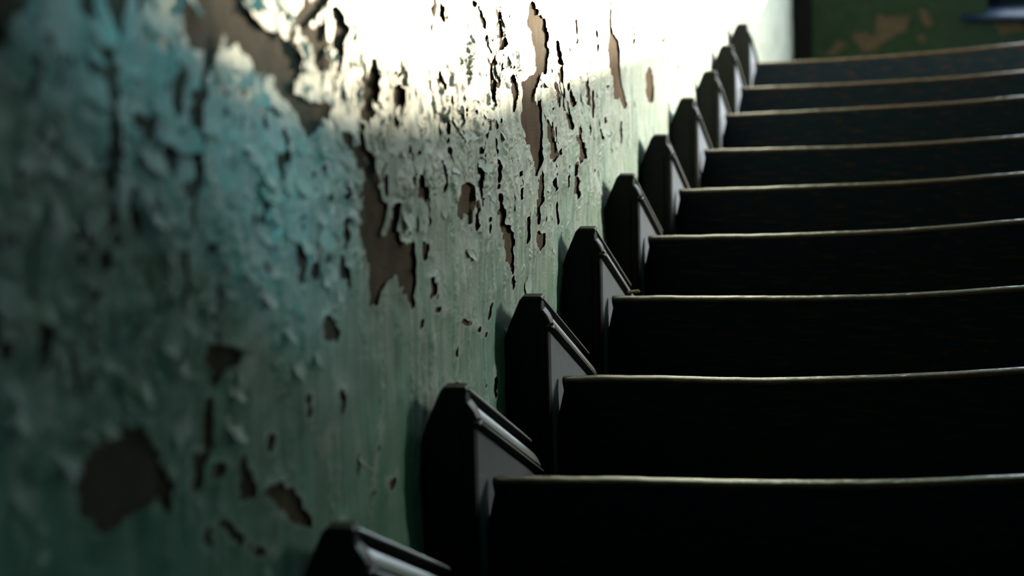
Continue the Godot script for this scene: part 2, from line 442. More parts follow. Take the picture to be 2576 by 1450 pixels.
func loft(rings: Array, smooth := false) -> ArrayMesh:
	# closed outlines (arrays of Vector3 of one size) joined in order, with both ends closed
	var st := SurfaceTool.new()
	st.begin(Mesh.PRIMITIVE_TRIANGLES)
	st.set_smooth_group(0 if smooth else -1)
	var n: int = rings[0].size()
	var mid := Vector3.ZERO
	for p in rings[0]:
		mid += p / n
	var mid2 := Vector3.ZERO
	for p in rings[1]:
		mid2 += p / n
	# orientation of the outline against the direction of travel
	var area := Vector3.ZERO
	for i in n:
		area += (rings[0][i] - mid).cross(rings[0][(i + 1) % n] - mid)
	var flip := area.dot(mid2 - mid) < 0
	for r in rings.size() - 1:
		for i in n:
			var a: Vector3 = rings[r][i]
			var b: Vector3 = rings[r][(i + 1) % n]
			var c: Vector3 = rings[r + 1][(i + 1) % n]
			var d: Vector3 = rings[r + 1][i]
			if flip:
				quad(st, a, b, c, d)
			else:
				quad(st, a, d, c, b)
	st.set_smooth_group(-1)
	for e in 2:
		var ring: Array = rings[0] if e == 0 else rings[-1]
		var out: Vector3 = rings[0][0] - rings[1][0] if e == 0 else rings[-1][0] - rings[-2][0]
		var nrm := Vector3.ZERO
		for i in n:
			nrm += (ring[i] - ring[0]).cross(ring[(i + 1) % n] - ring[0])
		nrm = nrm.normalized()
		var u := nrm.cross(Vector3.UP if absf(nrm.y) < 0.9 else Vector3.RIGHT).normalized()
		var v := nrm.cross(u)
		var flat := PackedVector2Array()
		for p in ring:
			flat.append(Vector2(p.dot(u), p.dot(v)))
		var tri := Geometry2D.triangulate_polygon(flat)
		for k in range(0, tri.size(), 3):
			face(st, [ring[tri[k]], ring[tri[k + 1]], ring[tri[k + 2]]], out)
	st.generate_normals()
	return st.commit()


# ---------------------------------------------------------------- the room

func room() -> void:
	var t := 0.3
	structure(put("floor", box(Vector3(-t, -0.2, FAR_Z - t), Vector3(ROOM_W + t, 0, NEAR_Z + t)), mats.floor), "dark floor under the pews", "floor")
	structure(put("ceiling", box(Vector3(-t, ROOM_H, FAR_Z - t), Vector3(ROOM_W + t, ROOM_H + 0.2, NEAR_Z + t)), mats.room), "plain ceiling high above the pews", "ceiling")
	# the wall behind the viewer, with a doorway and a high window added for the fill lights
	var st := begin()
	add_box(st, Vector3(-t, 0, NEAR_Z), Vector3(2.15, ROOM_H, NEAR_Z + t))
	add_box(st, Vector3(3.15, 0, NEAR_Z), Vector3(ROOM_W + t, ROOM_H, NEAR_Z + t))
	add_box(st, Vector3(2.15, 2.1, NEAR_Z), Vector3(3.15, 3.46, NEAR_Z + t))
	add_box(st, Vector3(2.15, 3.46, NEAR_Z), Vector3(2.32, ROOM_H, NEAR_Z + t))
	add_box(st, Vector3(2.82, 3.46, NEAR_Z), Vector3(3.15, ROOM_H, NEAR_Z + t))
	add_box(st, Vector3(2.32, 4.15, NEAR_Z), Vector3(2.82, ROOM_H, NEAR_Z + t))
	structure(put("wall_near", done(st), mats.room), "plain wall with an added doorway and an added small high window behind the viewer", "wall")
	# the thick wall across the aisle, with one window opening
	st = begin()
	var x0 := ROOM_W
	var x1 := ROOM_W + 0.72
	var z0 := SIDE_Z - 0.6
	var z1 := SIDE_Z + 0.6
	add_box(st, Vector3(x0, 0, FAR_Z), Vector3(x1, ROOM_H, z0))
	add_box(st, Vector3(x0, 0, z1), Vector3(x1, ROOM_H, NEAR_Z))
	add_box(st, Vector3(x0, 0, z0), Vector3(x1, 1.4, z1))
	add_box(st, Vector3(x0, 3.1, z0), Vector3(x1, ROOM_H, z1))
	structure(put("wall_right", done(st), mats.room), "green wall across the aisle with one window", "wall")


func slab_window(o: Node3D, lo: Vector3, hi: Vector3, across: int, sill_m: Material) -> void:
	# frame bars, glazing bars and panes in an opening that lies flat in the plane of the axes `across` and y
	var th := 0.05
	var ax := Vector3.RIGHT if across == 0 else Vector3.BACK
	var nx := Vector3.BACK if across == 0 else Vector3.RIGHT
	var w: float = (hi - lo).dot(ax)
	var h := hi.y - lo.y
	var c := (lo + hi) / 2
	var bars := [[-w / 2, -w / 2 + 0.05, -h / 2, h / 2], [w / 2 - 0.05, w / 2, -h / 2, h / 2], [-w / 2 + 0.05, w / 2 - 0.05, -h / 2, -h / 2 + 0.05], [-w / 2 + 0.05, w / 2 - 0.05, h / 2 - 0.05, h / 2]]
	for b in bars:
		var p: Vector3 = c + ax * b[0] + Vector3.UP * b[2] - nx * th / 2
		var q: Vector3 = c + ax * b[1] + Vector3.UP * b[3] + nx * th / 2
		put("frame_bar", box(p, q, 0.006), sill_m, o)
	put("mullion", box(c - ax * 0.012 - Vector3.UP * (h / 2 - 0.05) - nx * 0.015, c + ax * 0.012 + Vector3.UP * (h / 2 - 0.05) + nx * 0.015, 0.004), sill_m, o)
	for s in [-1.0, 1.0]:
		var m: Vector3 = c + ax * s * (w / 4 - 0.0195)
		put("pane", box(m - ax * (w / 4 - 0.0315) - Vector3.UP * (h / 2 - 0.05) - nx * 0.002, m + ax * (w / 4 - 0.0315) + Vector3.UP * (h / 2 - 0.05) + nx * 0.002), mats.glass, o)


func corner_strip() -> void:
	var o := put("trim_1", box(Vector3(0.0, 0.0, FAR_Z), Vector3(0.085, ROOM_H, FAR_Z + 0.022), 0.005), mats.pew_end_wood)  # one dark upright strip, floor to ceiling
	structure(o, "dark upright strip in the corner where the pale wall meets the green far wall", "trim")


func window_far() -> void:
	var o := Node3D.new()
	o.name = "window_1"
	o.position = Vector3(1.715, 0.7, FAR_Z)
	add_child(o)
	structure(o, "bright window with deep blue sill in the far wall, cut by the upper right corner", "window")
	slab_window(o, Vector3(-0.855, 0.045, -0.22), Vector3(0.855, 2.3, -0.22), 0, mats.blue)
	# wedges added in the lower frame corners to shape the beam on the wall
	for s in [-1.0, 1.0]:
		var tri := []
		for z in [-0.235, -0.205]:
			tri.append([Vector3(s * 0.81, 0.09, z), Vector3(s * 0.60, 0.09, z), Vector3(s * 0.68, 0.103, z), Vector3(s * 0.74, 0.120, z), Vector3(s * 0.785, 0.145, z), Vector3(s * 0.81, 0.17, z)])
		put("beam_blocker", loft(tri), mats.blue, o)
	# the sloping blue sill with its nosing
	var ring := []
	for x in [-0.97, 0.97]:
		ring.append([Vector3(x, -0.005, 0.05), Vector3(x, 0.012, 0.052), Vector3(x, 0.022, 0.04), Vector3(x, 0.058, -0.2), Vector3(x, 0.0, -0.2), Vector3(x, 0.0, 0.0)])
	put("sill", loft(ring), mats.blue, o)


func window_side() -> void:
	var o := Node3D.new()
	o.name = "window_2"
	o.position = Vector3(ROOM_W + 0.69, 1.4, SIDE_Z)
	add_child(o)
	structure(o, "window in the wall across the aisle", "window")
	slab_window(o, Vector3(0, 0, -0.6), Vector3(0, 1.7, 0.6), 2, mats.blue)
	var r := Node3D.new()
	r.name = "window_3"  # opening added to let the blue fill in
	r.position = Vector3(2.57, 3.46, NEAR_Z + 0.2)
	add_child(r)
	structure(r, "made-up high window behind the viewer for the added blue light", "window")
	slab_window(r, Vector3(-0.25, 0, 0), Vector3(0.25, 0.69, 0), 0, mats.blue)
	var d := Node3D.new()
	d.name = "door_1"  # opening added for the dim fill
	d.position = Vector3(2.65, 0, NEAR_Z + 0.15)
	add_child(d)
	structure(d, "added open doorway behind the viewer with a plain painted frame, made up for the fill light", "door")
	put("jamb", box(Vector3(-0.5, 0, -0.05), Vector3(-0.46, 2.1, 0.05), 0.004), mats.blue, d)
	put("jamb", box(Vector3(0.46, 0, -0.05), Vector3(0.5, 2.1, 0.05), 0.004), mats.blue, d)
	put("lintel", box(Vector3(-0.46, 2.06, -0.05), Vector3(0.46, 2.1, 0.05), 0.004), mats.blue, d)


# ---------------------------------------------------------------- the peeling walls

var jit_a := PackedFloat32Array()
var jit_b := PackedFloat32Array()
var jit_c := PackedFloat32Array()

func sdf_patches(list: Array, ss: PackedFloat32Array, t0: float, dt: float, nt: int, ks: float, margin: float) -> PackedFloat32Array:
	# signed distance to the bare patches, negative inside; distances along the wall count `ks` times
	var ns := ss.size()
	var f := PackedFloat32Array()
	f.resize(ns * nt)
	f.fill(1.0)
	for poly in list:
		var n: int = poly.size() / 2
		var xs := PackedFloat32Array()
		var ys := PackedFloat32Array()
		var lo := Vector2(1e9, 1e9)
		var hi := Vector2(-1e9, -1e9)
		for i in n:
			xs.append(poly[2 * i] * ks)
			ys.append(poly[2 * i + 1])
			lo = lo.min(Vector2(poly[2 * i], poly[2 * i + 1]))
			hi = hi.max(Vector2(poly[2 * i], poly[2 * i + 1]))
		var j0 := clampi(int((lo.y - margin - t0) / dt), 0, nt - 1)
		var j1 := clampi(int((hi.y + margin - t0) / dt) + 1, 0, nt - 1)
		for i in ns:
			if ss[i] < lo.x - margin / ks or ss[i] > hi.x + margin / ks:
				continue
			var px := ss[i] * ks
			for j in range(j0, j1 + 1):
				var py := t0 + dt * j
				var best := 1.0
				var inside := false
				var b := n - 1
				for a in n:
					var ax := xs[a]
					var ay := ys[a]
					var ex := xs[b] - ax
					var ey := ys[b] - ay
					var wx := px - ax
					var wy := py - ay
					var h := clampf((wx * ex + wy * ey) / (ex * ex + ey * ey + 1e-12), 0.0, 1.0)
					var dx := wx - ex * h
					var dy := wy - ey * h
					var d := dx * dx + dy * dy
					if d < best:
						best = d
					if (ay > py) != (ys[b] > py) and px < (xs[b] - ax) * (py - ay) / (ys[b] - ay) + ax:
						inside = not inside
					b = a
				best = sqrt(best)
				if inside:
					best = -best
				var at := i * nt + j
				if best < f[at]:
					f[at] = best
	return f


func sheet(ns: int, nt: int, pos: PackedVector3Array, col: PackedColorArray, keep: PackedByteArray) -> ArrayMesh:
	# a grid of points (column by column) as one smooth sheet; squares with a point that is not kept are left open
	var nrm := PackedVector3Array()
	nrm.resize(pos.size())
	for i in ns:
		var a := (maxi(i - 1, 0)) * nt
		var b := (mini(i + 1, ns - 1)) * nt
		for j in nt:
			var du := pos[b + j] - pos[a + j]
			var dv := pos[i * nt + mini(j + 1, nt - 1)] - pos[i * nt + maxi(j - 1, 0)]
			nrm[i * nt + j] = du.cross(dv).normalized()
	var idx := PackedInt32Array()
	idx.resize((ns - 1) * (nt - 1) * 6)
	var k := 0
	for i in ns - 1:
		for j in nt - 1:
			var a := i * nt + j
			if keep[a] and keep[a + 1] and keep[a + nt] and keep[a + nt + 1]:
				idx[k] = a
				idx[k + 1] = a + 1
				idx[k + 2] = a + nt + 1
				idx[k + 3] = a
				idx[k + 4] = a + nt + 1
				idx[k + 5] = a + nt
				k += 6
	idx.resize(k)
	var arr := []
	arr.resize(Mesh.ARRAY_MAX)
	arr[Mesh.ARRAY_VERTEX] = pos
	arr[Mesh.ARRAY_NORMAL] = nrm
	arr[Mesh.ARRAY_COLOR] = col
	arr[Mesh.ARRAY_INDEX] = idx
	var m := ArrayMesh.new()
	m.add_surface_from_arrays(Mesh.PRIMITIVE_TRIANGLES, arr)
	return m


func flaky(s: float, t: float) -> float:
	# how far the paint has broken into flakes
	var y0 := 1.35 - 0.105 * (s - 4.0)
	var u := (t - y0) / 0.15
	var r := exp(-u * u) * smoothstep(3.3, 3.9, s) * (1.0 - smoothstep(6.0, 7.6, s))
	r += 0.9 * smoothstep(1.12, 1.34, t) * (1.0 - smoothstep(3.5, 4.0, s))
	var a := (s - 3.95) / 0.28
	var b := (t - 1.49) / 0.09
	return clampf(r - 0.9 * exp(-a * a - b * b), 0.0, 1.0) + 0.1


func left_wall() -> void:
	var rng := RandomNumberGenerator.new()
	rng.seed = 5
	for k in 65536:
		jit_a.append(rng.randf())
		jit_b.append(rng.randf())
		jit_c.append(rng.randf())
	var ns := 1250
	var nt := 700
	var t0 := 0.5
	var t1 := 1.76
	var dt := (t1 - t0) / (nt - 1)
	var ss := PackedFloat32Array()
	for i in ns:      # finer where the wall is near
		ss.append(1.0 / lerpf(1.0 / 2.15, 1.0 / -FAR_Z, float(i) / (ns - 1)))
	var f := sdf_patches(BARE, ss, t0, dt, nt, 0.2, 0.03)
	var n_big := noise(11, 2.2, 2)
	var n_mid := noise(12, 9.0, 3)
	var n_rag := noise(13, 55.0, 3)
	var n_grain := noise(14, 1.0, 3)
	var n_fis := noise(15, 1.0, 2)
	var n_fis2 := noise(16, 1.0, 1)
	var n_curl := noise(17, 14.0, 1)
	var n_tone := noise(18, 1.0, 3)
	var n_wr := noise(19, 1.0, 2)
	var n_chip := noise(20, 1.0, 3)
	var pos := PackedVector3Array()
	var col := PackedColorArray()
	var keep := PackedByteArray()
	pos.resize(ns * nt)
	col.resize(ns * nt)
	keep.resize(ns * nt)
	var cell := 0.036
	for i in ns:
		var s := ss[i]
		var sm := s * 0.3
		for j in nt:
			var t := t0 + dt * j
			var at := i * nt + j
			var r := flaky(s, t)
			var rag := n_rag.get_noise_2d(sm * 0.8, t)
			var ff := f[at] + rag * 0.0045
			var big := n_big.get_noise_2d(s * 0.5, t)
			var mid := n_mid.get_noise_2d(sm, t * 0.7)
			var grain := n_grain.get_noise_2d(s * 16.0, t * 3.0)
			var h := big * 0.006 + mid * 0.0038 + grain * 0.0015
			# flakes: cells of a jittered grid, each at its own height with its lower edge lifted
			var tint := 0.0
			if r > 0.14:
				var wa := n_wr.get_noise_2d(sm * 30.0, t * 30.0)
				var a := sm * 1.7 / cell + wa * 0.35
				var b := t / (cell * 2.0) + rag * 0.35 + s * 0.4
				var ia := floori(a)
				var ib := floori(b)
				var d1 := 9.0
				var d2 := 9.0
				var id := 0
				var oa := 0.0
				var ob := 0.0
				for da in range(-1, 2):
					for db in range(-1, 2):
						var key := (((ia + da) & 255) << 8) | ((ib + db) & 255)
						var xa := ia + da + jit_a[key] - a
						var xb := ib + db + jit_b[key] - b
						var d := xa * xa + xb * xb
						if d < d1:
							d2 = d1
							d1 = d
							id = key
							oa = xa
							ob = xb
						elif d < d2:
							d2 = d
				var edge := sqrt(d2) - sqrt(d1)
				var q := jit_c[id]
				tint = q - 0.5
				var low := clampf(ob + 0.15, 0.0, 1.0)          # below the cell's middle
				var near := clampf(oa + 0.1, 0.0, 1.0)
				h += r * lerpf(1.0, 0.55, smoothstep(4.6, 5.6, s)) * (q * 0.0018 + low * low * (0.001 + 0.0075 * q * q) + near * near * 0.004 * q - 0.0012 * (1.0 - smoothstep(0.0, 0.10, edge)))
				h += r * 0.0006 * wa
				if q < 0.04 * r:
					ff = minf(ff, -edge * 0.02 + 0.004)
				elif q < 0.65 * r:
					ff = minf(ff, edge * 0.02 - 0.0026 * r * (0.4 + q))
			# fissures along the boards, mostly upright
			var fis := absf(n_fis.get_noise_2d(s * 4.2 + rag * 0.12, t * 1.1))
			var gate := n_fis2.get_noise_2d(s * 2.0 + 40.0, t * 5.0)
			ff = minf(ff, fis * 0.09 - 0.0040 * smoothstep(-0.25, 0.45, gate) * (0.30 + 1.1 * r) * smoothstep(3.2, 4.2, s))
			var chip := n_chip.get_noise_2d(s * 7.0, t * 9.0)
			ff = minf(ff, (0.56 - chip) * 0.05 + 0.012 * (1.0 - minf(1.0, r + 0.25)))
			f[at] = ff
			var e := clampf(1.0 - ff / 0.016, 0.0, 1.0)
			var curl := 0.5 + 0.5 * n_curl.get_noise_2d(sm, t)
			h += 0.0012 + e * e * (0.0006 + 0.0075 * curl * curl * curl * minf(1.0, r + 0.25))
			pos[at] = Vector3(h, t, -s)
			# paint: pale green, whiter high on the wall, the green tint of dim light put in low and near, greyed by dirt in upright streaks
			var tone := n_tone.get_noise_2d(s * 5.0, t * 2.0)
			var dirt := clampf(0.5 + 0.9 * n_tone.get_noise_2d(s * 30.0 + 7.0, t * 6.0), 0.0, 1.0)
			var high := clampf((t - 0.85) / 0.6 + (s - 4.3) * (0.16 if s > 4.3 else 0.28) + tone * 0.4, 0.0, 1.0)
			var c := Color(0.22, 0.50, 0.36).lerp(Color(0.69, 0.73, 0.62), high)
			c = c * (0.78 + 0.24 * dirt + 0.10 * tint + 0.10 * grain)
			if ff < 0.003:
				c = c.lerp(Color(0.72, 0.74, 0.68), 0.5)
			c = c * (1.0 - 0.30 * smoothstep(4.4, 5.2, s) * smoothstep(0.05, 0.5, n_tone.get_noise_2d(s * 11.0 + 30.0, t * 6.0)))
			c.a = 1.0
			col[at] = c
			keep[at] = 1 if ff >= 0.0 else 0
	# move the first points beyond each edge back onto the edge
	var keep2 := keep.duplicate()
	var old := pos.duplicate()
	for i in range(1, ns - 1):
		for j in range(1, nt - 1):
			var at := i * nt + j
			if keep[at]:
				continue
			var best := 0.0
			var to := -1
			for o in [at - 1, at + 1, at - nt, at + nt, at - nt - 1, at - nt + 1, at + nt - 1, at + nt + 1]:
				if keep[o] and f[o] > best:
					best = f[o]
					to = o
			if to >= 0:
				pos[at] = old[at].lerp(old[to], clampf(f[at] / (f[at] - best), 0.0, 0.92))
				pos[at].x = old[to].x
				keep2[at] = 1
	var root := Node3D.new()
	root.name = "wall_left"
	add_child(root)
	structure(root, "long wall of pale green paint peeling in curled flakes off brown plaster", "wall")
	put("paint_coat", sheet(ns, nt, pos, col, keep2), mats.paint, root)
	bare_sheet(root, ss, t0, t1)
	paint_flakes(root)
	# the wall's body, and its plain painted parts above and below
	var st := begin()
	add_box(st, Vector3(-0.3, 0, FAR_Z), Vector3(-0.02, ROOM_H, NEAR_Z))
	put("masonry", done(st), mats.bare_plain, root)
	st = begin()
	add_box(st, Vector3(-0.02, 0, FAR_Z), Vector3(0.0, t0 + 0.01, NEAR_Z))
	add_box(st, Vector3(-0.02, t1 - 0.01, FAR_Z), Vector3(0.003, ROOM_H, NEAR_Z))
	add_box(st, Vector3(-0.02, t0 + 0.01, -2.16), Vector3(0.003, t1 - 0.01, NEAR_Z))
	put("plain_paint", done(st), mats.plain_paint, root)


func flake_mesh(seed_: int) -> ArrayMesh:
	# one curled flake of paint: x out of the wall, y up, -z along the wall; it hangs from its top edge and its torn lower edge lifts
	var rng := RandomNumberGenerator.new()
	rng.seed = seed_
	var nu := 13
	var nv := 9
	var jag := []
	var pts := []
	var side := rng.randf_range(-0.35, 0.35)
	for i in nu:
		var u := float(i) / (nu - 1) * 2.0 - 1.0
		jag.append(clampf(1.0 - 0.42 * pow(absf(u - side), 2.2) + rng.randf_range(-0.22, 0.22), 0.3, 1.15))
		pts.append(rng.randf_range(-0.15, 0.10))
	for i in range(1, nu - 1):
		if rng.randf() < 0.6:
			jag[i] = lerpf(jag[i], jag[i - 1], 0.5)
	var neck := rng.randf_range(0.75, 1.0)
	var roll := rng.randf_range(1.8, 3.2)
	var lean := rng.randf_range(-0.3, 0.6)
	var wob := rng.randf_range(0.0, TAU)
	var base := Color(0.42, 0.58, 0.47).lerp(Color(0.66, 0.71, 0.61), rng.randf())
	var pos := PackedVector3Array()
	var col := PackedColorArray()
	var keep := PackedByteArray()
	for i in nu:
		var u := float(i) / (nu - 1) * 2.0 - 1.0
		for j in nv:
			var v := 1.0 - float(j) / (nv - 1)          # 0 at the top edge; rows run upwards
			var w: float = lerpf(neck, 1.0, sin(minf(v * 1.6, 1.0) * PI / 2)) + 0.07 * sin(v * 11.0 + wob + u)
			var d: float = v * jag[i] - (1.0 - v) * pts[i]
			var lift: float = pow(maxf(d, 0.0), roll) + 0.16 * sin(u * 4.5 + wob) * v + 0.07 * sin(u * 11.0 + v * 3.0 + wob) + lean * maxf(0.0, -u) * 0.5 * v + 0.12 * u * u * v
			pos.append(Vector3(lift + 0.05, -d, -u * 0.5 * w))
			col.append(base * (0.92 + 0.1 * v))
			keep.append(1)
	return sheet(nu, nv, pos, col, keep)


func paint_flakes(root: Node3D) -> void:
	var rng := RandomNumberGenerator.new()
	rng.seed = 77
	var kinds := []
	for k in 24:
		kinds.append(flake_mesh(300 + k))
	var n_big := noise(11, 2.2, 2)
	var n_mid := noise(12, 9.0, 3)
	var list := []
	for f in FLAKES:
		list.append([f[0], f[1], f[2] * 0.8, f[3] * 0.8, f[4] * 0.55])
	# where the plaster shows, no flakes hang but at the rims
	var grid := PackedFloat32Array()
	var gs := PackedFloat32Array()
	for i in 200:
		gs.append(1.0 / lerpf(1.0 / 2.15, 1.0 / 8.5, i / 199.0))
	grid = sdf_patches(BARE, gs, 0.8, 0.005, 170, 0.2, 0.02)
	var tries := 0
	while list.size() < 290 and tries < 20000:
		tries += 1
		var s := 1.0 / rng.randf_range(1.0 / 2.3, 1.0 / 8.0)
		var t := rng.randf_range(0.85, 1.6)
		var r := flaky(s, t)
		if rng.randf() > r * r:
			continue
		var h := rng.randf_range(0.012, 0.030)
		var w := h * rng.randf_range(1.5, 3.8)
		var gi := clampi(int((1.0 / s - 1.0 / 2.15) / (1.0 / 8.5 - 1.0 / 2.15) * 199.0), 0, 199)
		if grid[gi * 170 + clampi(int((t - 0.8) / 0.005), 0, 169)] < 0.002 or grid[gi * 170 + clampi(int((t - h * 0.7 - 0.8) / 0.005), 0, 169)] < -0.004:
			continue
		var free := true
		for o in list:
			if absf(o[0] - s) < 0.42 * (o[2] + w) and absf(o[1] - t) < 0.55 * maxf(o[3], h):
				free = false
				break
		if free:
			list.append([s, t, w, h, rng.randf_range(0.0015, 0.0055) * (1.0 + 1.2 * (1.0 - smoothstep(3.2, 4.4, s)))])
	for k in list.size():
		var f: Array = list[k]
		var o := put("paint_flake" if k == 0 else "paint_flake_%03d" % k, kinds[rng.randi() % kinds.size()], mats.paint, root)
		var turn := rng.randf_range(-0.22, 0.22)
		var n := n_big.get_noise_2d(f[0] * 0.5, f[1]) * 0.006 + n_mid.get_noise_2d(f[0] * 0.3, f[1] * 0.7) * 0.0038 + 0.0020
		o.transform = Transform3D(Basis(Vector3.RIGHT, turn) * Basis.from_scale(Vector3(f[4], f[3], f[2])), Vector3(n, f[1], -f[0]))


func bare_sheet(root: Node3D, ss: PackedFloat32Array, t0: float, t1: float) -> void:
	var step := 2
	var ns := ss.size() / step
	var nt := 340
	var pos := PackedVector3Array()
	var col := PackedColorArray()
	var keep := PackedByteArray()
	pos.resize(ns * nt)
	col.resize(ns * nt)
	keep.resize(ns * nt)
	keep.fill(1)
	var n_big := noise(11, 2.2, 2)
	var n_mid := noise(12, 9.0, 3)
	var n_rough := noise(31, 1.0, 4)
	var n_tone := noise(32, 1.0, 4)
	for i in ns:
		var s := ss[mini(i * step, ss.size() - 1)] if i < ns - 1 else ss[ss.size() - 1]
		for j in nt:
			var t := lerpf(t0, t1, float(j) / (nt - 1))
			var at := i * nt + j
			var h := n_big.get_noise_2d(s * 0.5, t) * 0.006 + n_mid.get_noise_2d(s * 0.3, t * 0.7) * 0.0038 - 0.0016
			h += n_rough.get_noise_2d(s * 22.0, t * 30.0) * 0.0011
			pos[at] = Vector3(h, t, -s)
			var tone := 0.5 + 0.5 * n_tone.get_noise_2d(s * 9.0, t * 14.0)
			var c := Color(0.140, 0.094, 0.064).lerp(Color(0.275, 0.198, 0.142), tone)
			col[at] = c
	put("bare_plaster", sheet(ns, nt, pos, col, keep), mats.bare, root)


func far_wall() -> void:
	var root := Node3D.new()
	root.name = "wall_far"
	add_child(root)
	structure(root, "dim green far wall with brown patches where the paint has come off", "wall")
	var w0 := 0.86
	var w1 := 2.57
	var y0 := 0.70
	var y1 := 3.0
	var st := begin()
	add_box(st, Vector3(-0.3, 0, FAR_Z - 0.3), Vector3(w0, ROOM_H, FAR_Z - 0.004))
	add_box(st, Vector3(w1, 0, FAR_Z - 0.3), Vector3(ROOM_W + 0.3, ROOM_H, FAR_Z - 0.004))
	add_box(st, Vector3(w0, 0, FAR_Z - 0.3), Vector3(w1, y0, FAR_Z - 0.004))
	add_box(st, Vector3(w0, y1, FAR_Z - 0.3), Vector3(w1, ROOM_H, FAR_Z - 0.004))
	put("bare_plaster", done(st), mats.bare_plain, root)
	# the coat of paint in front of it, with the bare patches left open
	var ns := 240
	var nt := 200
	var x1 := 1.3
	var t0 := 0.3
	var t1 := 1.0
	var dt := (t1 - t0) / (nt - 1)
	var ss := PackedFloat32Array()
	for i in ns:
		ss.append(x1 * i / (ns - 1))
	var f := sdf_patches(FAR_BARE, ss, t0, dt, nt, 1.0, 0.03)
	var pos := PackedVector3Array()
	var col := PackedColorArray()
	var keep := PackedByteArray()
	pos.resize(ns * nt)
	col.resize(ns * nt)
	keep.resize(ns * nt)
	var n_rag := noise(41, 30.0, 3)
	var n_tone := noise(42, 6.0, 3)
	for i in ns:
		for j in nt:
			var s := ss[i]
			var t := t0 + dt * j
			var at := i * nt + j
			var ff := f[at] + n_rag.get_noise_2d(s, t) * 0.008
			var e := clampf(1.0 - ff / 0.012, 0.0, 1.0)
			pos[at] = Vector3(s, t, FAR_Z + 0.001 + 0.002 * n_tone.get_noise_2d(s, t) + e * e * 0.003)
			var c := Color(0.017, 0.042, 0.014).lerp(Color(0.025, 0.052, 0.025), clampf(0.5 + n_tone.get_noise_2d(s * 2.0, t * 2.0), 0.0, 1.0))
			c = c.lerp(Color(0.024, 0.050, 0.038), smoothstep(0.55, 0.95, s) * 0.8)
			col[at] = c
			var open := ff < 0.0 or (s > w0 + 0.004 and t > y0 - 0.004)
			keep[at] = 0 if open else 1
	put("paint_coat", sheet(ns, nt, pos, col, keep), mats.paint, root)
	st = begin()
	add_box(st, Vector3(0, 0, FAR_Z - 0.004), Vector3(ROOM_W, t0, FAR_Z))
	add_box(st, Vector3(0, t1, FAR_Z - 0.004), Vector3(w0, ROOM_H, FAR_Z))
	add_box(st, Vector3(x1, t0, FAR_Z - 0.004), Vector3(ROOM_W, y0, FAR_Z))
	add_box(st, Vector3(w1, y0, FAR_Z - 0.004), Vector3(ROOM_W, ROOM_H, FAR_Z))
	add_box(st, Vector3(w0, y1, FAR_Z - 0.004), Vector3(w1, ROOM_H, FAR_Z))
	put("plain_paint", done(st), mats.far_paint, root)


# ---------------------------------------------------------------- pews

func cap_outline() -> Array:
	# the cap of a bench end in section: x from the wall, y from its top; bevel to the wall, moulding to the room
	var a := [Vector2(0.0, -0.085), Vector2(0.0, -0.064), Vector2(0.006, -0.046), Vector2(0.014, -0.027), Vector2(0.023, -0.006), Vector2(0.029, 0.0), Vector2(0.049, 0.0)]
	for k in 6:      # bead
		var w := PI / 2 - k * PI / 6.5
		a.append(Vector2(0.0535 + 0.0045 * cos(w), -0.0045 + 0.0045 * sin(w)))
	a.append(Vector2(0.0490, -0.0120))      # the hollow under it
	a.append(Vector2(0.0475, -0.0150))
	a.append(Vector2(0.0490, -0.0180))
	a.append(Vector2(0.0575, -0.0200))
	for k in 7:      # broad band, slightly rounded
		var u := k / 6.0
		a.append(Vector2(0.0585 + 0.0118 * u + 0.0012 * sin(PI * u), -0.0205 - 0.0205 * u + 0.0006 * sin(PI * u)))
	a.append(Vector2(0.0655, -0.0420))
	a.append(Vector2(0.0650, -0.0448))
	a.append(Vector2(0.0725, -0.0458))
	a.append(Vector2(0.0742, -0.0474))
	a.append(Vector2(0.0746, -0.0492))
	a.append(Vector2(0.0735, -0.0512))
	a.append(Vector2(0.0660, -0.0530))
	a.append(Vector2(0.0500, -0.0850))
	return a


